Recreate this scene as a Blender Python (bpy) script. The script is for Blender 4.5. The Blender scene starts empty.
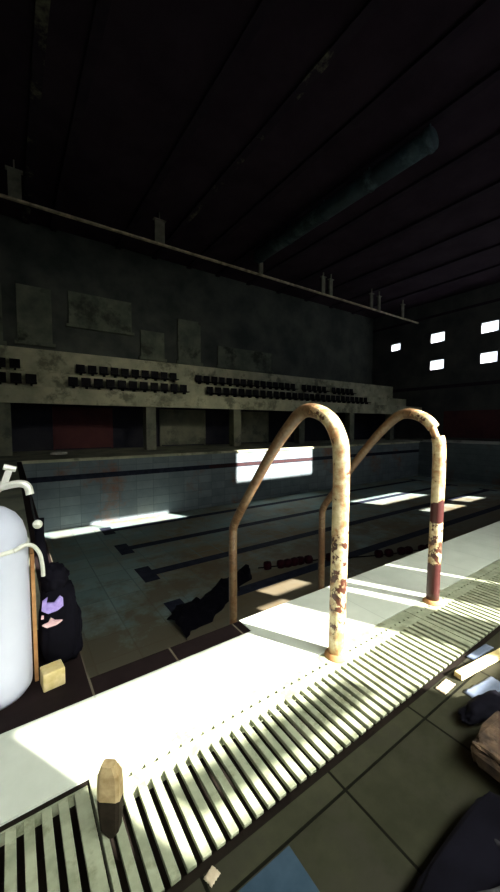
import bpy, bmesh, math, random
from mathutils import Vector, Matrix, noise

S = bpy.context.scene
COL = S.collection
R = math.radians

# ------------------------------------------------------------------ camera, world, light, exposure
F_PX = 346.0
PITCH = math.atan2(21, F_PX)
YAW = math.atan2(500, F_PX)           # pool's long side lies this far to the right of the view
cam = bpy.data.cameras.new('camera')
camo = bpy.data.objects.new('camera', cam); COL.objects.link(camo)
camo.location = (0, 0, 0.9)
fwd = Vector((math.cos(YAW)*math.cos(PITCH), math.sin(YAW)*math.cos(PITCH), -math.sin(PITCH)))
camo.rotation_euler = fwd.to_track_quat('-Z', 'Y').to_euler()
cam.sensor_fit = 'VERTICAL'; cam.sensor_height = 24.0
cam.lens = F_PX*24.0/892.0
cam.clip_start = 0.02; cam.clip_end = 200
S.camera = camo

w = bpy.data.worlds.new('sky'); S.world = w; w.use_nodes = True
bg = w.node_tree.nodes['Background']
bg.inputs[0].default_value = (0.88, 0.95, 1.0, 1); bg.inputs[1].default_value = 3.0

K = 0.70      # rise of the sun's ray per metre of Y
A = 0.53       # sideways shift per metre of Y
sun = bpy.data.lights.new('sun', 'SUN'); sun.energy = 38; sun.angle = R(0.5); sun.color = (1.0, 0.97, 0.9)
suno = bpy.data.objects.new('sun', sun); COL.objects.link(suno)
suno.rotation_euler = Vector((-A, 1, -K)).to_track_quat('-Z', 'Y').to_euler()

def area(name, loc, target, sx, sy, power, col, spread=180):
    l = bpy.data.lights.new(name, 'AREA'); l.shape = 'RECTANGLE'; l.size = sx; l.size_y = sy
    l.energy = power; l.color = col; l.spread = R(spread)
    o = bpy.data.objects.new(name, l); COL.objects.link(o); o.location = loc
    o.rotation_euler = (Vector(target)-Vector(loc)).to_track_quat('-Z', 'Y').to_euler()
    return o
# added fill lamps out of view, for near deck, pool and grandstand
area('window_daylight', (1.0, -1.35, 2.3), (1.0, 0.7, 0.0), 3.6, 1.0, 88, (0.95, 1.0, 0.92), 95)
area('window_daylight', (6.0, -1.40, 3.2), (7.0, 7.0, -1.8), 8.0, 1.2, 6, (0.80, 1.0, 1.0), 180)
area('window_daylight', (6.0, -1.40, 6.6), (2.5, 12.3, 2.6), 9.0, 1.0, 36, (1.0, 0.97, 0.78), 44)

S.view_settings.view_transform = 'Standard'; S.view_settings.look = 'None'
S.view_settings.gamma = 1; S.view_settings.use_curve_mapping = False
S.view_settings.exposure = 0.0

# ------------------------------------------------------------------ helpers
def mesh_obj(name, bm, mats, parent=None, smooth=False, bevel=0):
    me = bpy.data.meshes.new(name)
    bmesh.ops.recalc_face_normals(bm, faces=bm.faces)
    bm.to_mesh(me); bm.free()
    if not isinstance(mats, (list, tuple)): mats = [mats]
    for m in mats: me.materials.append(m)
    if smooth:
        for p in me.polygons: p.use_smooth = True
    o = bpy.data.objects.new(name, me); COL.objects.link(o)
    if parent: o.parent = parent
    if bevel:
        b = o.modifiers.new('bevel', 'BEVEL'); b.width = bevel; b.segments = 2; b.limit_method = 'ANGLE'
    return o

def thing(name, label, cat, loc=(0, 0, 0), rz=0, group=None):
    o = bpy.data.objects.new(name, None); COL.objects.link(o)
    o.location = loc; o.rotation_euler = (0, 0, rz); o.empty_display_size = 0.05
    return tag(o, label, cat, group)

def tag(o, label, cat, group=None, kind=None):
    o['label'] = label; o['category'] = cat
    if group: o['group'] = group
    if kind: o['kind'] = kind
    return o

def struct(name, bm, m, **kw):
    o = mesh_obj(name, bm, m, **kw); o['kind'] = 'structure'; return o

def box(bm, x0, x1, y0, y1, z0, z1, mi=0, M=None):
    v = [bm.verts.new((x, y, z)) for x in (x0, x1) for y in (y0, y1) for z in (z0, z1)]
    if M is not None:
        for q in v: q.co = M @ q.co
    for f in ((0, 1, 3, 2), (4, 6, 7, 5), (0, 4, 5, 1), (2, 3, 7, 6), (0, 2, 6, 4), (1, 5, 7, 3)):
        bm.faces.new([v[i] for i in f]).material_index = mi

def tube(bm, pts, r, seg=14, mi=0, cap=True):
    """r: number or list"""
    pts = [Vector(p) for p in pts]; n = len(pts)
    rs = r if isinstance(r, (list, tuple)) else [r]*n
    rings = []; prev = None
    for i, p in enumerate(pts):
        t = (pts[min(i+1, n-1)]-pts[max(i-1, 0)]).normalized()
        if prev is None:
            u = t.orthogonal().normalized()
        else:
            u = (prev - t*prev.dot(t)).normalized()
        prev = u; v = t.cross(u)
        rings.append([bm.verts.new(p+(u*math.cos(a)+v*math.sin(a))*rs[i]) for a in [2*math.pi*k/seg for k in range(seg)]])
    for a, b in zip(rings, rings[1:]):
        for k in range(seg):
            bm.faces.new((a[k], a[(k+1) % seg], b[(k+1) % seg], b[k])).material_index = mi
    if cap:
        bm.faces.new(rings[0][::-1]).material_index = mi; bm.faces.new(rings[-1]).material_index = mi

def lathe(bm, prof, seg=40, c=(0, 0, 0), mi=0):
    rings = []
    for r, z in prof:
        rings.append([bm.verts.new((c[0]+r*math.cos(2*math.pi*k/seg), c[1]+r*math.sin(2*math.pi*k/seg), c[2]+z)) for k in range(seg)])
    for a, b in zip(rings, rings[1:]):
        for k in range(seg):
            bm.faces.new((a[k], a[(k+1) % seg], b[(k+1) % seg], b[k])).material_index = mi
    bm.faces.new(rings[0][::-1]).material_index = mi; bm.faces.new(rings[-1]).material_index = mi

def smoothpath(pts, n=6):
    P = [Vector(p) for p in pts]; P = [2*P[0]-P[1]]+P+[2*P[-1]-P[-2]]; out = []
    for i in range(1, len(P)-2):
        for k in range(n):
            t = k/n; a, b, c, d = P[i-1:i+3]
            out.append(0.5*((2*b)+(c-a)*t+(2*a-5*b+4*c-d)*t*t+(3*b-a-3*c+d)*t**3))
    out.append(P[-2]); return out

def blob(bm, rx, ry, rz, amp=0.15, freq=3, seed=0, c=(0, 0, 0), sub=4, flat=None, power=1.0, mi=0):
    r = bmesh.ops.create_icosphere(bm, subdivisions=sub, radius=1)
    for v in r['verts']:
        d = v.co.normalized()
        e = power
        d = Vector([math.copysign(abs(q)**e, q) for q in d])
        n_ = 1+amp*noise.noise(v.co*freq+Vector((seed, seed*1.7, 0)))+amp*.4*noise.noise(v.co*freq*3+Vector((seed, 9, 3)))
        p = Vector((d.x*rx, d.y*ry, d.z*rz))*n_
        if flat is not None and p.z < flat: p.z = flat
        v.co = p+Vector(c)
    for f in bm.faces:
        if f.verts[0] in r['verts']: f.material_index = mi

# ------------------------------------------------------------------ materials
def nt(name):
    m = bpy.data.materials.new(name); m.use_nodes = True
    return m, m.node_tree.nodes, m.node_tree.links, m.node_tree.nodes['Principled BSDF']

def c4(c): return (c[0], c[1], c[2], 1)

def ramp(N, L, src, p0, p1, c0=(0, 0, 0), c1=(1, 1, 1)):
    r = N.new('ShaderNodeValToRGB'); L.new(src, r.inputs[0])
    r.color_ramp.elements[0].position = p0; r.color_ramp.elements[1].position = p1
    r.color_ramp.elements[0].color = c4(c0); r.color_ramp.elements[1].color = c4(c1)
    return r.outputs[0]

def noise_n(N, L, co, scale, detail=5, rough=.6):
    n = N.new('ShaderNodeTexNoise'); n.inputs['Scale'].default_value = scale
    n.inputs['Detail'].default_value = detail; n.inputs['Roughness'].default_value = rough
    L.new(co, n.inputs['Vector']); return n.outputs['Fac']

def mix(N, L, fac, a, b):
    m = N.new('ShaderNodeMix'); m.data_type = 'RGBA'
    if isinstance(fac, (int, float)): m.inputs[0].default_value = fac
    else: L.new(fac, m.inputs[0])
    for s, v in ((6, a), (7, b)):
        if isinstance(v, tuple): m.inputs[s].default_value = c4(v)
        else: L.new(v, m.inputs[s])
    return m.outputs[2]

def mth(N, L, op, a, b=None, c=None):
    m = N.new('ShaderNodeMath'); m.operation = op
    for i, v in enumerate((a, b, c)):
        if v is None: continue
        if isinstance(v, (int, float)): m.inputs[i].default_value = v
        else: L.new(v, m.inputs[i])
    return m.outputs[0]

def coords(N, L):
    t = N.new('ShaderNodeTexCoord'); s = N.new('ShaderNodeSeparateXYZ'); L.new(t.outputs['Object'], s.inputs[0])
    return t.outputs['Object'], s.outputs

def bump(N, L, b, src, strength=.3, dist=.01):
    k = N.new('ShaderNodeBump'); k.inputs['Strength'].default_value = strength; k.inputs['Distance'].default_value = dist
    L.new(src, k.inputs['Height']); L.new(k.outputs[0], b.inputs['Normal'])

def worn(name, c0, c1, scale=6, rough=.7, lo=.35, hi=.65, bp=.3, metallic=0, dist=.004, c2=None, s2=2):
    m, N, L, b = nt(name); co, _ = coords(N, L)
    n = noise_n(N, L, co, scale)
    col = ramp(N, L, n, lo, hi, c0, c1)
    if c2:
        f = ramp(N, L, noise_n(N, L, co, s2, 6, .7), .52, .62)
        col = mix(N, L, f, col, c2)
    L.new(col, b.inputs['Base Color']); b.inputs['Roughness'].default_value = rough; b.inputs['Metallic'].default_value = metallic
    bump(N, L, b, n, bp, dist); return m

def tiled(name, c0, c1, grout, ax, pitch, off, gw, scale=5, rough=.6, per_tile=.25, c2=None, s2=1.2, thr=(.5, .62), bp=.5, silt=False):
    """grid of tiles on two axes of object space"""
    m, N, L, b = nt(name); co, s = coords(N, L)
    lines = []; ids = []
    for a, p, o in zip(ax, pitch, off):
        u = mth(N, L, 'DIVIDE', mth(N, L, 'SUBTRACT', s[a], o), p)
        fr = mth(N, L, 'FRACT', mth(N, L, 'ADD', u, gw/p/2))
        lines.append(mth(N, L, 'LESS_THAN', fr, gw/p)); ids.append(mth(N, L, 'FLOOR', u))
    g = mth(N, L, 'MAXIMUM', lines[0], lines[1])
    cv = N.new('ShaderNodeCombineXYZ'); L.new(ids[0], cv.inputs[0]); L.new(ids[1], cv.inputs[1])
    wn = N.new('ShaderNodeTexWhiteNoise'); wn.noise_dimensions = '3D'; L.new(cv.outputs[0], wn.inputs['Vector'])
    n = noise_n(N, L, co, scale)
    f = mth(N, L, 'ADD', mth(N, L, 'MULTIPLY', n, 1-per_tile), mth(N, L, 'MULTIPLY', wn.outputs['Value'], per_tile))
    col = ramp(N, L, f, .3, .7, c0, c1)
    if c2:
        col = mix(N, L, ramp(N, L, noise_n(N, L, co, s2, 6, .7), thr[0], thr[1]), col, c2)
    col = mix(N, L, g, col, grout)
    if silt:      # brown silt that has settled in the near left corner of the basin
        d = mth(N, L, 'ADD', mth(N, L, 'MULTIPLY', mth(N, L, 'SUBTRACT', 6.4, s[1]), .24), mth(N, L, 'MULTIPLY', mth(N, L, 'SUBTRACT', noise_n(N, L, co, .9, 6, .7), .5), 2.2))
        col = mix(N, L, mth(N, L, 'MULTIPLY', ramp(N, L, d, -.1, .35), .85), col, (.105, .072, .032))
    L.new(col, b.inputs['Base Color']); b.inputs['Roughness'].default_value = rough
    h = mth(N, L, 'SUBTRACT', mth(N, L, 'MULTIPLY', n, .3), g); bump(N, L, b, h, bp, .003)
    return m

M = {}
M['floor'] = tiled('floor_tile', (.021, .021, .012), (.042, .041, .024), (.004, .004, .002), (0, 1), (.367, .367), (.283, .525), .007,
                   scale=9, rough=.7, c2=(.030, .028, .019), s2=4)
M['blue_tile'] = worn('blue_tile', (.022, .042, .062), (.036, .060, .085), 8, .5)
M['coping'] = tiled('coping_tile', (.50, .53, .44), (.60, .62, .53), (.42, .44, .36), (0, 1), (.30, 1.0), (.20, .5), .004, scale=7, rough=.5, per_tile=.1)
M['lip'] = tiled('lip_tile', (.008, .005, .005), (.018, .011, .011), (.12, .10, .07), (0, 1), (.30, 3), (.20, .1), .007, scale=12, rough=.75)
M['pool_floor'] = tiled('pool_bottom_tile', (.13, .20, .195), (.22, .30, .28), (.12, .17, .16), (0, 1), (.5, .5), (.2, .15), .02,
                        scale=1.6, rough=.8, c2=(.15, .11, .055), s2=.4, thr=(.44, .62), silt=True)
M['lane'] = worn('lane_tile', (.012, .014, .026), (.025, .028, .045), 6, .8)
M['pool_wall'] = tiled('pool_wall_tile', (.12, .15, .17), (.20, .24, .25), (.10, .12, .13), (0, 2), (.5, .25), (0, 0), .012,
                       scale=2.5, rough=.8, c2=(.22, .10, .06), s2=.5, thr=(.56, .68))
M['red_band'] = worn('red_band', (.012, .0015, .003), (.028, .003, .005), 9, .9)
M['concrete'] = worn('dark_concrete', (.16, .17, .13), (.30, .30, .21), 1.4, .9, c2=(.12, .13, .10), s2=.9)
M['parapet'] = worn('pale_concrete', (.38, .38, .26), (.60, .58, .40), 1.6, .9, c2=(.2, .2, .14), s2=1.2)
M['wall'] = worn('wall_plaster', (.055, .065, .06), (.12, .13, .11), .8, .95)
M['panel'] = worn('wall_panel', (.11, .13, .10), (.24, .26, .19), 1.2, .9, c2=(.06, .07, .05), s2=.8)
M['endwall'] = worn('end_wall', (.07, .07, .075), (.12, .12, .11), .8, .95)
M['ceiling'] = worn('ceiling', (.040, .026, .038), (.060, .040, .056), .9, .9)
M['rib'] = worn('ceiling_rib', (.034, .024, .036), (.052, .038, .050), 1.5, .9)
M['truss'] = worn('truss_steel', (.30, .24, .14), (.85, .76, .52), 3.2, .6)
M['hanger'] = worn('hanger_steel', (.16, .16, .11), (.34, .32, .24), 3, .6)
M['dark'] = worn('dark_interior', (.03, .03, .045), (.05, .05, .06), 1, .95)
M['maroon'] = worn('maroon_panel', (.08, .024, .03), (.13, .04, .04), 1, .9)
M['grate'] = worn('grate_plastic', (.22, .24, .155), (.34, .355, .24), 16, .6, c2=(.19, .20, .12), s2=14, bp=.4, dist=.002)
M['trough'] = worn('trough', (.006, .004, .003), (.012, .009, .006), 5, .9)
M['white_paint'] = worn('white_enamel', (.53, .55, .66), (.58, .60, .70), 5, .4, bp=.05)
M['brass'] = worn('brass_neck', (.40, .34, .16), (.6, .52, .3), 20, .4, metallic=.6)
M['chrome'] = worn('chrome_valve', (.75, .74, .68), (.86, .85, .8), 10, .3, metallic=.3)
M['black_fabric'] = worn('black_fabric', (.0015, .0013, .003), (.004, .0035, .007), 14, .9)
M['black_rubber'] = worn('black_rubber', (.005, .005, .006), (.010, .010, .011), 14, .5)
M['purple'] = worn('purple_print', (.24, .17, .50), (.40, .30, .66), 60, .6)
M['pink'] = worn('pink_print', (.55, .33, .38), (.75, .5, .5), 40, .6)
M['hose'] = worn('hose_white', (.60, .60, .52), (.72, .72, .64), 14, .45)
M['wood'] = worn('pale_wood', (.36, .24, .10), (.58, .44, .23), 30, .8)
M['yellow'] = worn('yellow_block', (.52, .40, .15), (.68, .55, .28), 30, .8)
M['board_orange'] = worn('orange_board', (.30, .13, .04), (.42, .22, .08), 20, .8)
M['dark_wood'] = worn('dark_wood', (.018, .013, .009), (.035, .026, .018), 30, .8)
M['bark'] = worn('brown_chunk', (.022, .012, .007), (.11, .065, .035), 22, .95, bp=1, dist=.01)
M['paper'] = worn('blue_white_paper', (.09, .115, .17), (.14, .17, .23), 12, .8)
M['float_red'] = worn('float_red', (.010, .002, .004), (.028, .004, .008), 9, .8)
M['seat'] = worn('seat_plastic', (.006, .006, .008), (.012, .011, .013), 6, .6)
M['rubble'] = worn('pale_rubble', (.35, .34, .3), (.5, .5, .44), 20, .9)
M['board'] = worn('boarded_pane', (.03, .028, .022), (.06, .055, .04), 3, .9)

def rust_mat(name, bands):
    """cream peeling paint over rust; bands: list of (z0, z1) in metres that are bare dark-red rust"""
    m, N, L, b = nt(name); co, s = coords(N, L)
    n = noise_n(N, L, co, 14, 6, .65); n2 = noise_n(N, L, co, 50, 4, .6)
    cream = ramp(N, L, n2, .3, .7, (.46, .36, .18), (.68, .58, .37))
    tan = mix(N, L, ramp(N, L, n, .40, .55), (.33, .17, .07), cream)
    rust = ramp(N, L, n2, .3, .7, (.030, .010, .006), (.10, .032, .016))
    spots = ramp(N, L, noise_n(N, L, co, 17, 5, .6), .57, .61)
    col = mix(N, L, spots, tan, rust)
    mid = mth(N, L, 'MULTIPLY', mth(N, L, 'GREATER_THAN', s[2], .10), mth(N, L, 'LESS_THAN', s[2], .50))
    more = mth(N, L, 'MULTIPLY', mid, ramp(N, L, noise_n(N, L, co, 24, 5, .6), .52, .56))
    col = mix(N, L, more, col, rust)
    zz = mth(N, L, 'ADD', s[2], mth(N, L, 'MULTIPLY', mth(N, L, 'SUBTRACT', n, .5), .10))
    for z0, z1 in bands:
        f = mth(N, L, 'MULTIPLY', mth(N, L, 'GREATER_THAN', zz, z0), mth(N, L, 'LESS_THAN', zz, z1))
        col = mix(N, L, f, col, (.050, .010, .008))
    # darker brown along the sloping run and the pool-side post
    fy = mth(N, L, 'GREATER_THAN', mth(N, L, 'ADD', s[1], mth(N, L, 'MULTIPLY', mth(N, L, 'SUBTRACT', n, .5), .4)), .10)
    col = mix(N, L, mth(N, L, 'MULTIPLY', fy, .9), col, mix(N, L, n2, (.03, .014, .006), (.17, .085, .034)))
    L.new(col, b.inputs['Base Color']); b.inputs['Roughness'].default_value = .45
    bump(N, L, b, n, .6, .003); return m
M['rail_near'] = rust_mat('rusty_rail_near', [])
M['rail_far'] = rust_mat('rusty_rail_far', [(-.05, .20), (.42, .52)])

M['rib_pale'] = worn('rib_peeling', (.034, .024, .036), (.052, .038, .050), 1.5, .9, c2=(.26, .25, .16), s2=.6)
M['grey_strap'] = worn('grey_strap', (.02, .02, .024), (.04, .04, .045), 30, .8)
M['duct'] = worn('duct_teal', (.016, .03, .036), (.045, .085, .095), 1.3, .6, c2=(.12, .19, .20), s2=.7)
for k_ in ('black_fabric', 'black_rubber', 'seat', 'trough', 'lip', 'dark_wood', 'lane', 'ceiling', 'rib', 'rib_pale', 'dark', 'float_red', 'floor', 'blue_tile', 'endwall'):
    M[k_].node_tree.nodes['Principled BSDF'].inputs['Specular IOR Level'].default_value = .08
# ------------------------------------------------------------------ the hall
X0, X1, YN, YF, ZC = -4.0, 22.0, -1.5, 16.0, 8.6
PX0, PX1, PY0, PY1, PZ = 0.20, 18.2, 1.30, 10.2, -1.85      # pool basin

def wall_grid(axis, pos, thick, u0, u1, v0, v1, holes, bm):
    """vertical wall with rectangular openings; axis 'y' -> plane y=pos, u = X ; axis 'x' -> plane x=pos, u = Y"""
    us = sorted({u0, u1, *[h[0] for h in holes], *[h[1] for h in holes]})
    vs = sorted({v0, v1, *[h[2] for h in holes], *[h[3] for h in holes]})
    for a, b_ in zip(us, us[1:]):
        run = None
        for c, d in zip(vs, vs[1:]):
            mu, mv = (a+b_)/2, (c+d)/2
            hole = any(h[0] < mu < h[1] and h[2] < mv < h[3] for h in holes)
            if hole:
                if run: put(bm, axis, pos, thick, a, b_, *run); run = None
            else:
                run = (run[0], d) if run else (c, d)
        if run: put(bm, axis, pos, thick, a, b_, *run)
def put(bm, axis, pos, t, a, b_, c, d):
    if axis == 'y': box(bm, a, b_, pos-t/2, pos+t/2, c, d)
    else: box(bm, pos-t/2, pos+t/2, a, b_, c, d)

# made-up openings in the unseen near wall, shaped to cast the sun patches
def on_deck(s0, s1, y0, y1):          # s = X at Y .88 on the deck
    return (s0+A*(.88-YN), s1+A*(.88-YN), K*(y0-YN), K*(y1-YN))
def on_bottom(x0, x1, y0, y1):
    ym = (y0+y1)/2
    return (x0+A*(ym-YN), x1+A*(ym-YN), PZ+K*(y0-YN), PZ+K*(y1-YN))
def on_farwall(x0, x1, z0, z1):
    return (x0+A*(PY1-YN), x1+A*(PY1-YN), z0+K*(PY1-YN), z1+K*(PY1-YN))
holes = [
    on_deck(.13, .98, .60, 1.19),
    on_deck(.98, 1.34, .60, 2.75),
    on_deck(.98, 1.30, .47, .60),
    on_deck(1.64, 1.83, .50, 2.75),
    on_deck(2.175, 2.215, .50, 2.75),
    on_bottom(3.35, 4.15, 4.22, 4.54),
    on_bottom(2.98, 3.5, 3.93, 4.09),
    on_bottom(10.2, 13.2, 7.1, 8.1),
    on_bottom(10.9, 12.6, 5.4, 5.95),
    on_bottom(13.3, 14.6, 5.6, 6.2),
    on_bottom(.6, 1.9, 9.5, 10.1),
    on_bottom(1.9, 4.1, 9.5, 10.3),
    on_farwall(6.5, 10.15, -1.1, .1),
]
bm = bmesh.new(); wall_grid('y', YN, .03, X0, X1, 0, ZC, holes, bm)
struct('wall_near', bm, M['wall'])
# unseen strip added to shade a band of the grate
bm = bmesh.new(); box(bm, .31+A*(.70-YN), .97+A*(.70-YN), YN+.015, YN+.03, K*(.655-YN), K*(.75-YN))
b_ = struct('trim_1', bm, M['board'])

# deck surfaces
bm = bmesh.new()
box(bm, X0, X1, YN, .58, -.12, 0)
struct('floor', bm, M['floor'])
bm = bmesh.new()
box(bm, .283+.006, .46, .163, .518, .0, .0025)
struct('trim_2', bm, M['blue_tile'], bevel=.001)
bm = bmesh.new()
box(bm, X0, X1, .92, 1.20, -.12, 0)
box(bm, PX1+.1, X1, 1.20, PY1+.1, -.12, 0)
box(bm, X0, X1, PY1+.12, YF, -.12, 0, 1)
box(bm, X0, PX0-.10, 1.75, PY1+.12, -.12, 0, 1)
struct('trim_3', bm, [M['coping'], M['concrete']])
bm = bmesh.new()
box(bm, X0, .84, 1.20, 1.30, -.12, -.004); box(bm, .84, X1, 1.20, 1.30, -.12, -.001, 1)
box(bm, PX0-.10, PX0, 1.30, PY1, -.12, -.004); box(bm, X0, PX0-.10, 1.30, 1.75, -.12, -.004)
struct('trim_4', bm, [M['lip'], M['coping']])
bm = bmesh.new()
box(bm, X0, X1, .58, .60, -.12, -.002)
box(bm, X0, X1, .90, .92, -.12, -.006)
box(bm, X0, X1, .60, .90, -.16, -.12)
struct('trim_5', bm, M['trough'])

# pool basin
bm = bmesh.new()
box(bm, PX0-.1, PX1+.1, PY0-.1, PY1+.1, PZ-.1, PZ, 0)
LY = (3.1, 4.68, 6.22, 7.78, 9.38)
for y in LY:
    box(bm, 2.05, PX1-1.6, y-.12, y+.12, PZ, PZ+.004, 1)
    box(bm, 1.85, 2.12, y-.34, y+.34, PZ, PZ+.005, 1)
    box(bm, PX1-1.7, PX1-1.5, y-.34, y+.34, PZ, PZ+.005, 1)
struct('floor_2', bm, [M['pool_floor'], M['lane']])
bm = bmesh.new()
box(bm, PX0-.1, PX1+.1, PY1, PY1+.12, PZ, -.06, 0)
box(bm, PX0-.1, PX1+.1, PY1-.015, PY1, -.56, -.42, 1)
box(bm, 5.4, 10.3, PY1-.02, PY1-.015, -.545, -.435, 2)
box(bm, PX0-.1, PX1+.1, PY1-.05, PY1+.12, -.06, 0.01, 3)
struct('wall_far_pool', bm, [M['pool_wall'], M['lane'], M['red_band'], M['parapet']])
bm = bmesh.new()
box(bm, PX0-.1, PX1+.1, PY0-.1, PY0, PZ, -.12)
struct('wall_near_pool', bm, M['pool_wall'])
bm = bmesh.new(); box(bm, PX0-.1, PX0, PY0, PY1, PZ, -.12); struct('wall_left_pool', bm, M['pool_wall'])
bm = bmesh.new(); box(bm, PX1, PX1+.1, PY0, PY1, PZ, 0); struct('wall_right_pool', bm, M['pool_wall'])

# hall walls and ceiling
bm = bmesh.new(); box(bm, X0-.2, X0, YN, YF, -.1, ZC); struct('wall_left', bm, M['wall'])
bm = bmesh.new(); box(bm, X0, X1, YF, YF+.2, -.1, ZC); struct('wall_far', bm, M['wall'])
holes2 = []
n = 0
for y in (2.83, 5.68, 8.53, 11.38):
    for z in (4.66, 6.33):
        holes2.append((y-.50, y+.42, z-.32, z+.32))
holes2.append((13.8, 14.55, 5.98, 6.5))
bm = bmesh.new(); wall_grid('x', X1+.1, .2, YN, YF, -.1, ZC, holes2, bm); struct('wall_right', bm, M['endwall'])
m, N, L, b = nt('frosted_pane')
tr = N.new('ShaderNodeBsdfTranslucent'); tr.inputs[0].default_value = (.95, .97, 1, 1)
L.new(tr.outputs[0], N['Material Output'].inputs[0]); M['pane'] = m
for i, (a, b2, c, d) in enumerate(holes2):
    bm = bmesh.new(); t = .04
    for q in ((a, a+t, c, d), (b2-t, b2, c, d), (a+t, b2-t, c, c+t), (a+t, b2-t, d-t, d)):
        box(bm, X1+.02, X1+.10, q[0], q[1], q[2], q[3])
    box(bm, X1+.06, X1+.065, a, b2, c, d, 1)
    struct('window_%d' % (i+1), bm, [M['endwall'], M['pane']])
bm = bmesh.new()
box(bm, X1-.02, X1, YN, YF, 3.15, 3.35); box(bm, X1-.02, X1, YN, YF, 7.6, 7.75)
struct('trim_6', bm, M['rib'])
bm = bmesh.new(); box(bm, X1-.03, X1, 1.5, 10.8, .15, 1.75); struct('trim_7', bm, M['maroon'])

bm = bmesh.new(); box(bm, X0, X1, YN, YF, ZC, ZC+.2); struct('ceiling', bm, M['ceiling'])
# ceiling ribs running across the pool, individually
ribs = []
for i, x in enumerate((-2.6, .75, 1.65, 4.1, 5.7, 7.4, 9.0, 10.9, 13.0, 15.2, 17.4, 19.6)):
    bm = bmesh.new(); box(bm, x-.07, x+.07, YN+.05, YF-.02, ZC-.08, ZC)
    box(bm, x-.11, x+.11, YN+.05, YF-.02, ZC-.10, ZC-.08)
    struct('trim_%d' % (8+i), bm, M['rib_pale' if x in (.75, 5.7) else 'rib'])

t = thing('ventilation_duct', 'faint teal round air duct hanging under the dark ceiling above the pool', 'duct', (9.0, 0, 8.1))
bm = bmesh.new(); tube(bm, [(0, 4.9, 0), (0, 8.6, 0), (0, 12.4, 0)], .26, 24); mesh_obj('duct_pipe', bm, M['duct'], t, smooth=True)
for y in (5.0, 6.8, 8.6, 10.4, 12.2):
    bm = bmesh.new(); tube(bm, [(0, y-.03, 0), (0, y+.03, 0)], .29, 24); box(bm, -.02, .02, y-.02, y+.02, .25, .49)
    mesh_obj('duct_bracket', bm, M['duct'], t)
# ------------------------------------------------------------------ lighting rail hung over the far side of the pool
t = thing('ceiling_truss', 'long thin rusty steel rail hung below the dark roof across the hall', 'beam', (0, 12.6, 7.5))
bm = bmesh.new(); box(bm, -3.9, 21.95, -.05, .05, -.035, .02); box(bm, -3.9, 21.95, -.07, .05, -.045, -.035)
mesh_obj('rail', bm, M['truss'], t)
for x, wd in ((.35, .34), (4.72, .36), (9.3, .2), (13.2, .22), (13.75, .22), (17.1, .2), (17.8, .2), (20.2, .2)):
    bm = bmesh.new(); box(bm, x-wd/2, x+wd/2, -.04, .04, .03, .82); box(bm, x-wd/2-.05, x+wd/2+.05, -.08, .08, .80, .84)
    box(bm, x-.02, x+.02, -.03, .03, .82, 1.1)
    mesh_obj('hanger', bm, M['hanger'], t)

# ------------------------------------------------------------------ grandstand
bm = bmesh.new()
box(bm, X0, X1, 12.2, 12.35, 1.55, 2.05, 0)          # front fascia
box(bm, X0, X1, 12.35, 13.3, 1.85, 2.0, 0)
box(bm, X0, X1, 13.3, 13.45, 1.85, 2.62, 0)
box(bm, X0, X1, 13.45, 14.3, 2.45, 2.6, 0)
box(bm, X0, X1, 14.3, 14.45, 2.45, 3.55, 0)
box(bm, X0, X1, 14.45, YF, 3.35, 3.5, 0)
struct('trim_40', bm, M['parapet'])
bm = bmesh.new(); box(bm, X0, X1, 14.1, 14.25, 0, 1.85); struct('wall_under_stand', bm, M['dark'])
# columns under the stand
for i, x in enumerate((-.15, 4.2, 7.9, 11.6, 15.3, 19.0)):
    bm = bmesh.new(); box(bm, x-.18, x+.18, 12.35, 12.7, 0, 1.86); struct('trim_%d' % (41+i), bm, M['concrete'])
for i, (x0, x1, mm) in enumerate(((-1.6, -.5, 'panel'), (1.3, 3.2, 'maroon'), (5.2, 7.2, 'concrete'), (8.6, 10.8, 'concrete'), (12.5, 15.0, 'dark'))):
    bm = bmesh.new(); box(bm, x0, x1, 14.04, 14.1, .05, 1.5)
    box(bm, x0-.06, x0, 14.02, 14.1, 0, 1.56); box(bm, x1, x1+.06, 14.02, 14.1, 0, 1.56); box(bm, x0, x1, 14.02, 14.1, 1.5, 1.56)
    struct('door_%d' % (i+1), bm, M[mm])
# wall panels and pilasters over the stand
for i, (x0, x1, z0, z1) in enumerate(((-1.2, -.1, 4.0, 6.1), (.35, 1.5, 4.1, 6.2), (2.1, 4.6, 5.0, 6.3), (5.0, 6.1, 4.0, 5.2), (6.8, 8.0, 4.0, 6.0), (9.0, 12.5, 4.0, 5.0))):
    bm = bmesh.new(); box(bm, x0, x1, YF-.1, YF, z0, z1); box(bm, x0-.1, x1+.1, YF-.16, YF, z0-.12, z0)
    struct('trim_%d' % (50+i), bm, M['panel'])

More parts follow.
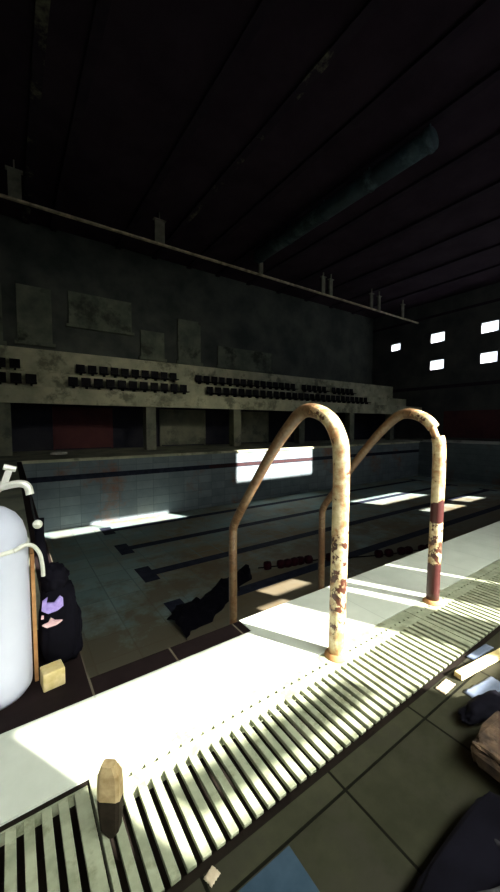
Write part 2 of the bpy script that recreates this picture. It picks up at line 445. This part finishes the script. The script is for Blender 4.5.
seat_bm = bmesh.new(); box(seat_bm, -.15, .15, 0, .26, .20, .235); 
def make_seat():
    r = thing('stand_seat', 'x', 'seat', (0, 0, 0))
    bm = bmesh.new(); box(bm, -.15, .15, -.14, .14, .20, .235); mesh_obj('seat_shell', bm, M['seat'], r, bevel=.01)
    bm = bmesh.new(); box(bm, -.15, .15, .13, .165, .24, .52); mesh_obj('backrest', bm, M['seat'], r, bevel=.012)
    bm = bmesh.new(); box(bm, -.03, .03, -.03, .16, 0, .20); mesh_obj('bracket', bm, M['seat'], r)
    return r
seat_bm.free()
def copy_tree(o):
    r = o.copy(); COL.objects.link(r)
    for ch in list(o.children):
        c = ch.copy(); COL.objects.link(c); c.parent = r
    return r
seat0 = None
rng = random.Random(4)
for row, (yy, zz, nm) in enumerate(((12.95, 2.0, 'lower'), (14.0, 2.6, 'middle'))):
    x = -1.0; k = 0
    while x < 17.5:
        gap = (.75 < x < 1.45) or (6.1 < x < 6.9)
        if not gap and rng.random() > .06:
            s = seat0 or make_seat()
            if seat0: s = copy_tree(seat0)
            else: seat0 = s
            s.location = (x, yy, zz)
            side = 'left block' if x < .9 else ('central block' if x < 6.5 else 'right-hand block receding into the dark')
            tag(s, 'small black seat in the %s tier of the grandstand, %s' % (nm, side), 'seat', 'black seats in the %s tier, %s' % (nm, side))
        x += .40

# ------------------------------------------------------------------ drain grate panels
def grate(x0, x1, kind, label):
    P_ = .0345; gap = .0142
    t = thing('drain_grate', label, 'grate', (x0, .6, 0))
    W = x1-x0
    bm = bmesh.new()
    ya, yb = (.004, .296) if kind == 'open' else (.004, .228)
    n = max(1, int((W-.02)/P_)); m0 = (W-n*P_)/2
    # long rails
    box(bm, 0, W, -.004, .006, -.03, -.012)
    mesh_obj('front_rim', bm, M['grate'], t, bevel=.002)
    bm = bmesh.new()
    if kind == 'open':
        box(bm, 0, W, yb, .300, -.03, 0)
    else:                                  # wide rear rim pierced by a hole above each slot
        hw = .0055; yc = .268
        xs = [0]
        for i in range(n): c = m0+i*P_+gap/2; xs += [c-hw, c+hw]
        xs.append(W)
        box(bm, 0, W, yb, yc-hw, -.03, 0); box(bm, 0, W, yc+hw, .300, -.03, 0)
        for a, b_ in zip(xs[::2], xs[1::2]): box(bm, a, b_, yc-hw, yc+hw, -.03, 0)
    if kind != 'open': box(bm, 0, W, .300, .316, -.03, -.001)
    mesh_obj('rear_rim', bm, M['grate'], t)
    bm = bmesh.new()
    box(bm, 0, m0, ya, yb, -.03, 0)
    for i in range(n):
        a = m0+i*P_+gap; b_ = m0+(i+1)*P_ if i < n-1 else W
        box(bm, a, b_, ya, yb, -.012, 0)
    mesh_obj('slat_bed', bm, M['grate'], t, bevel=.0012)
    return t
grate(-1.10, .128, 'open', 'shaded end of the pool-side drain grate, left of the wooden stub, with long dark slots')
grate(.134, 1.54, 'holes', 'sunlit slotted drain grate panel running below the near ladder post')
grate(1.546, 2.60, 'holes', 'drain grate panel at the right ladder post, shaded and crossed by narrow sun strips')
grate(2.606, 4.0, 'holes', 'furthest drain grate panel, beyond the right ladder post at the photo edge')

# ------------------------------------------------------------------ pool ladder
lad = thing('pool_ladder', 'rusty cream-painted pool ladder with two hooped handrails rising over the pool edge', 'ladder', (1.02, .88, 0))
prof = [(0, .0), (-.005, .30), (-.01, .60), (-.01, .76), (.0, .84), (.045, .915), (.12, .955), (.20, .955), (.28, .90), (.40, .78), (.55, .60), (.70, .41), (.755, .33), (.765, .24), (.765, -.2), (.765, -.9)]
def railpath(n=5): return smoothpath([(0, y, z) for y, z in prof], n)
p = railpath()
def taper(ps, r0): return [r0*(1-.24*min(1, max(0, q.y/.5))) for q in ps]
bm = bmesh.new(); tube(bm, p, taper(p, .0315), 18)
hr = mesh_obj('handrail', bm, M['rail_near'], lad, smooth=True); hr['label'] = 'nearer handrail, cream paint flaking to rust'
bm = bmesh.new()
# far rail: post up to the break, then the hoop
post = [q for q in p if q.y < .03 and q.z < .84]
tube(bm, post, .0305, 18)
hr2 = mesh_obj('handrail', bm, M['rail_far'], lad, smooth=True); hr2.location = (.72, 0, 0); hr2['label'] = 'further post with dark red rust at its foot'
bm = bmesh.new(); rest = [q for q in p if not (q.y < .03 and q.z < .875)]
rest = [q for q in rest]
tube(bm, rest, taper(rest, .0295), 18)
tube(bm, [post[-1]-Vector((0, 0, .02)), rest[0]+(rest[1]-rest[0])*1.2], .018, 12)
h3 = mesh_obj('rail_hoop', bm, M['rail_far'], lad, smooth=True); h3.location = (.72, 0, 0)
for dx in (0, .72):
    bm = bmesh.new(); lathe(bm, [(.046, 0), (.045, .004), (.038, .010), (.0335, .018)], 24)
    fl = mesh_obj('floor_flange', bm, M['board_orange'], lad, smooth=True); fl.location = (dx, 0, 0)
for z in (-.35, -.65):
    bm = bmesh.new(); box(bm, .02, .70, .71, .82, z-.015, z+.01)
    for k in range(5): box(bm, .03, .69, .722+k*.02, .730+k*.02, z+.01, z+.014)
    mesh_obj('tread', bm, M['rail_far'], lad)

# ------------------------------------------------------------------ diving cylinder at the pool corner
TC = (-.075, 1.40, -.004)
t = thing('diving_cylinder', 'tall white gas cylinder with valve standing at the pool corner on the left', 'gas cylinder', TC)
bm = bmesh.new()
r_ = .112
lathe(bm, [(.07, 0), (.098, .004), (.110, .02), (r_, .04), (r_, .50), (.109, .54), (.099, .578), (.080, .608), (.055, .628), (.036, .638), (.026, .642)], 48)
mesh_obj('cylinder_body', bm, M['white_paint'], t, smooth=True)
bm = bmesh.new(); lathe(bm, [(.027, .632), (.027, .655), (.033, .657), (.033, .672), (.022, .675)], 24)
mesh_obj('neck', bm, M['brass'], t, smooth=True)
bm = bmesh.new()
blob(bm, .05, .04, .034, .1, 3, 1, (0, 0, .700), 3)
tube(bm, smoothpath([(.02, -.01, .695), (.06, -.02, .705), (.095, -.03, .71), (.115, -.035, .70), (.122, -.04, .672)]), .0125, 14)
tube(bm, [(-.02, 0, .695), (-.10, 0, .70)], .018, 14)
v = mesh_obj('valve', bm, M['chrome'], t, smooth=True)
bm = bmesh.new()
Mx = Matrix.Translation((.055, -.02, .72)) @ Matrix.Rotation(R(18), 4, 'Y')
box(bm, -.010, .010, -.006, .006, -.02, .045, 0, Mx)
tube(bm, [Mx @ Vector((-.018, 0, .045)), Mx @ Vector((.018, 0, .045))], .010, 10)
mesh_obj('tap_lever', bm, M['chrome'], v, bevel=.002)
bm = bmesh.new(); lathe(bm, [(r_+.0005, .498), (r_+.004, .500), (r_+.004, .510), (r_+.0005, .512)], 48)
mesh_obj('strap', bm, M['hose'], t, smooth=True)
bm = bmesh.new(); tube(bm, smoothpath([(.07, -.092, .505), (.10, -.075, .514), (.125, -.055, .50), (.143, -.04, .465), (.150, -.03, .42), (.152, -.025, .38)]), [.0065]*31, 12)
mesh_obj('hose', bm, M['hose'], t, smooth=True)
bm = bmesh.new(); tube(bm, smoothpath([(.122, -.04, .675), (.125, -.04, .64), (.130, -.04, .60), (.135, -.04, .585)]), .003, 8)
g = mesh_obj('gauge_line', bm, M['black_rubber'], t, smooth=True)
bm = bmesh.new(); blob(bm, .015, .015, .015, 0, 1, 0, (.140, -.04, .568), 3)
mesh_obj('gauge_ball', bm, M['hose'], g, smooth=True)

# board and block and dark jacket between cylinder and pool
bm = bmesh.new(); box(bm, -.006, .006, -.04, .04, 0, .46)
o = mesh_obj('wooden_board', bm, M['board_orange'], bevel=.001); o.location = (.047, 1.43, -.004)
tag(o, 'narrow orange-brown board standing upright against the white cylinder', 'board')
bm = bmesh.new(); box(bm, -.034, .034, -.03, .03, 0, .062)
o = mesh_obj('wooden_block', bm, M['yellow'], bevel=.004); o.location = (.092, 1.345, -.004); o.rotation_euler.z = R(6)
tag(o, 'small yellow block at the foot of the black dive jacket', 'block')
t = thing('dive_jacket', 'bulky black dive jacket with purple lettering beside the white cylinder', 'jacket', (.126, 1.445, 0))
bm = bmesh.new()
blob(bm, .062, .050, .15, .12, 2.6, 3, (.0, 0, .165), 4, power=.6)
blob(bm, .05, .05, .11, .2, 3, 5, (.030, .012, .11), 4, power=.8)
blob(bm, .045, .045, .06, .2, 3, 8, (-.01, .0, .33), 4)
tube(bm, smoothpath([(-.03, 0, .34), (-.045, .0, .42), (-.052, .01, .50), (-.050, .02, .56)]), [.016]*19, 12)
mesh_obj('jacket_shell', bm, M['black_fabric'], t, smooth=True)
# printed marks, thick patches on the front
def patch(pts, d, mat, name, z0, tilt=0):
    bm = bmesh.new()
    f = [bm.verts.new((x, -d-.003, z)) for x, z in pts]; g_ = [bm.verts.new((x, -d+.006, z)) for x, z in pts]
    bm.faces.new(f); bm.faces.new(g_[::-1]); n_ = len(pts)
    for i in range(n_): bm.faces.new((f[i], f[(i+1) % n_], g_[(i+1) % n_], g_[i]))
    return mesh_obj(name, bm, M[mat], t)
def dz(pts, k): return [(x-.008, z-k) for x, z in pts]
patch(dz([(-.050, .262), (-.046, .295), (-.030, .305), (-.034, .285), (-.01, .280), (.008, .300), (.018, .290), (.018, .262), (.0, .250), (-.03, .246)], .015), .058, 'purple', 'purple_badge', 0)
patch(dz([(-.050, .218), (-.030, .222), (-.022, .238), (-.008, .224), (.014, .218), (-.005, .208), (-.035, .206)], .025), .058, 'pink', 'pink_badge', 0)
patch(dz([(-.052, .236), (-.050, .247), (-.043, .245), (-.044, .236)], .02), .056, 'pink', 'pink_badge', 0)

# ------------------------------------------------------------------ wooden stub on the grate
t = thing('wooden_stub', 'short wooden stub, pale above and dark below, standing on the grate at the sun edge', 'wood', (.152, .755, 0), R(-38))
bm = bmesh.new()
rings = []
for i, (z, wx, wy, dx) in enumerate(((0, .006, .006, 0), (.02, .020, .012, 0), (.07, .024, .014, 0), (.092, .025, .014, 0), (.12, .025, .014, 0), (.148, .023, .013, 0), (.168, .014, .010, -.002))):
    rings.append([bm.verts.new((dx+wx*a, wy*b_, z)) for a, b_ in ((-1, -.7), (-.7, -1), (.7, -1), (1, -.7), (1, .7), (.7, 1), (-.7, 1), (-1, .7))])
for i, (a, b_) in enumerate(zip(rings, rings[1:])):
    for k in range(8): bm.faces.new((a[k], a[(k+1) % 8], b_[(k+1) % 8], b_[k])).material_index = 0 if i >= 3 else 1
bm.faces.new(rings[0][::-1]).material_index = 1; bm.faces.new(rings[-1])
lowf = [f for f in bm.faces if f.material_index == 1]; b2 = bmesh.new()
vm = {}
for f in lowf:
    vs = []
    for v_ in f.verts:
        if v_ not in vm: vm[v_] = b2.verts.new(v_.co)
        vs.append(vm[v_])
    b2.faces.new(vs)
bmesh.ops.delete(bm, geom=lowf, context='FACES')
mesh_obj('pale_top', bm, M['wood'], t); mesh_obj('dark_base', b2, M['dark_wood'], t)

# ------------------------------------------------------------------ lane rope and tarpaulin on the pool bottom
t = thing('lane_rope', 'lane rope with dark red floats lying on the dark pool bottom behind the ladder', 'lane rope', (3.75, 5.15, PZ))
pth = smoothpath([(0, 0, .06), (.5, -.18, .06), (.85, -.24, .06), (1.4, -.42, .06), (1.75, -.6, .06), (2.55, -.95, .06), (3.05, -1.1, .06), (3.55, -1.27, .06), (3.9, -1.34, .06)], 6)
bm = bmesh.new(); tube(bm, pth, .012, 8); mesh_obj('rope', bm, M['black_rubber'], t, smooth=True)
fb = bmesh.new(); lathe(fb, [(.03, -.07), (.075, -.06), (.085, 0), (.075, .06), (.03, .07)], 16)
fme = None
for k in (2, 5, 7, 10, 12, 14, 19, 21, 23, 29, 31, 35, 37, 41, 44, 46):
    if fme is None:
        o = mesh_obj('float', fb, M['float_red'], t, smooth=True); fme = o
    else:
        o = fme.copy(); COL.objects.link(o); o.parent = t
    q = pth[k]; d = (pth[k+1]-pth[k-1]).normalized()
    o.location = q+Vector((0, 0, .03)); o.rotation_euler = d.to_track_quat('Z', 'Y').to_euler()

bm = bmesh.new()
cps = [(1.75, 4.25, .30), (1.95, 4.45, .34), (2.3, 4.5, .26), (2.7, 4.75, .26), (3.1, 5.0, .2), (3.5, 5.15, .12)]
G = 10; rows = []
pp = smoothpath([(a, b_, 0) for a, b_, _ in cps], 5)
for i, q in enumerate(pp):
    wd = cps[min(len(cps)-1, i//5)][2]
    rows.append([bm.verts.new((q.x+rng.uniform(-.03, .03), q.y+wd*(2*j/G-1), PZ+.008+max(0, .16*(1-(2*j/G-1)**2)*(.6+noise.noise(Vector((i*.5, j*.6, 2))))))) for j in range(G+1)])
for a, b_ in zip(rows, rows[1:]):
    for j in range(G): bm.faces.new((a[j], a[j+1], b_[j+1], b_[j]))
o = mesh_obj('tarpaulin', bm, M['black_fabric'], smooth=True)  # crumpled black strip over the lane end
sm = o.modifiers.new('solid', 'SOLIDIFY'); sm.thickness = .006; sm.offset = 1
tag(o, 'crumpled black tarpaulin lying across the end of the nearest lane marking', 'tarpaulin')

# ------------------------------------------------------------------ bits on the near deck, lower right
def stick(a, b_, wv, h, mat, label, name='wooden_stick'):
    a, b_ = Vector(a), Vector(b_); L_ = (b_-a).length; ang = math.atan2(b_.y-a.y, b_.x-a.x)
    bm = bmesh.new(); n_ = 8; rr = []
    for i in range(n_+1):
        f = i/n_; k = 1-.25*abs(noise.noise(Vector((i*.7, 3, 1))))
        x = f*L_; rr.append([bm.verts.new((x, sy*wv/2*k, z)) for sy, z in ((-1, 0), (-.8, h*k), (.8, h), (1, 0))])
    for p_, q_ in zip(rr, rr[1:]):
        for k in range(4): bm.faces.new((p_[k], p_[(k+1) % 4], q_[(k+1) % 4], q_[k]))
    bm.faces.new(rr[0]); bm.faces.new(rr[-1][::-1])
    o = mesh_obj(name, bm, M[mat]); o.location = a; o.rotation_euler.z = ang
    return tag(o, label, 'stick')
stick((1.275, .547, 0.004), (1.62, .50, 0.004), .030, .018, 'yellow', 'pale yellow wooden stick lying on the tiles beside the grate')

def sheet(name, cx, cy, wx, wy, rz, label, seed, mat='paper'):
    bm = bmesh.new(); n_ = 8; g_ = []
    for i in range(n_+1):
        g_.append([bm.verts.new(((i/n_-.5)*wx*(1+.08*noise.noise(Vector((i, seed, 0)))), (j/n_-.5)*wy, .002+.006*abs(noise.noise(Vector((i*.5, j*.5, seed)))))) for j in range(n_+1)])
    for a in range(n_):
        for b2_ in range(n_): bm.faces.new((g_[a][b2_], g_[a+1][b2_], g_[a+1][b2_+1], g_[a][b2_+1]))
    o = mesh_obj(name, bm, M[mat], smooth=True); o.location = (cx, cy, 0); o.rotation_euler.z = rz
    s_ = o.modifiers.new('solid', 'SOLIDIFY'); s_.thickness = .001; s_.offset = 1
    return tag(o, label, 'paper')
sheet('paper_sheet', 1.50, .565, .15, .030, R(-4), 'bluish-white scrap between the stick and the grate', 2)
sheet('paper_sheet', 1.30, .468, .16, .055, R(-8), 'bluish-white scrap on the tiles just in front of the yellow stick', 5)

M['cream'] = worn('cream_scrap', (.45, .36, .24), (.6, .5, .36), 20, .9)
sheet('scrap', 1.20, .553, .075, .034, R(2), 'small cream scrap on the tiles between grate and yellow stick', 8, 'cream')
sheet('scrap', .30, .566, .026, .022, R(20), 'tiny pinkish scrap against the near edge of the grate at the bottom', 9, 'cream')  # sun spot put in as a small pale sheet
o_bm = bmesh.new(); blob(o_bm, .10, .035, .035, .25, 2.4, 4, (0, 0, .025), 4, flat=0)
o = mesh_obj('black_cloth', o_bm, M['black_fabric'], smooth=True); o.location = (1.17, .425, 0); o.rotation_euler.z = R(-10)
tag(o, 'crumpled black cloth on the tiles behind the brown chunk', 'cloth')
bm = bmesh.new(); blob(bm, .100, .06, .055, .2, 2.4, 7, (0, 0, .045), 4, flat=0, power=.35)
o = mesh_obj('rubble_chunk', bm, M['bark'], smooth=False); o.location = (1.035, .31, 0); o.rotation_euler.z = R(-3)
tag(o, 'rough brown broken chunk at the right edge beside the black bag', 'rubble')

t = thing('black_bag', 'black soft bag lying on the tiled deck in the bottom right corner', 'bag', (.725, .165, 0), R(0))
bm = bmesh.new(); blob(bm, .185, .150, .030, .06, 2.2, 11, (0, 0, .026), 5, flat=0, power=.27)
mesh_obj('bag_body', bm, M['black_fabric'], t, smooth=True)
bm = bmesh.new()
tube(bm, smoothpath([(-.09, .09, .05), (-.08, .07, .068), (-.02, .04, .075), (.04, .05, .072), (.06, .09, .05)]), .006, 10)
mesh_obj('handle', bm, M['grey_strap'], t, smooth=True)

# far deck bits
bm = bmesh.new(); blob(bm, .22, .10, .07, .3, 2, 3, (0, 0, .04), 3, flat=0, power=.7)
o = mesh_obj('rubble_chunk', bm, M['rubble']); o.location = (1.15, 11.5, 0)
tag(o, 'pale lump of rubble on the far deck below the grandstand', 'rubble')
bm = bmesh.new(); box(bm, -.9, .9, -.08, .08, 0, .10)  # made-up bar in place of the lit edge of the end deck
o = mesh_obj('bench_plank', bm, M['rubble'], bevel=.01); o.location = (18.9, 9.35, .0); o.rotation_euler.z = R(-62)
tag(o, 'pale plank on the far end deck seen right of the further ladder post', 'plank')
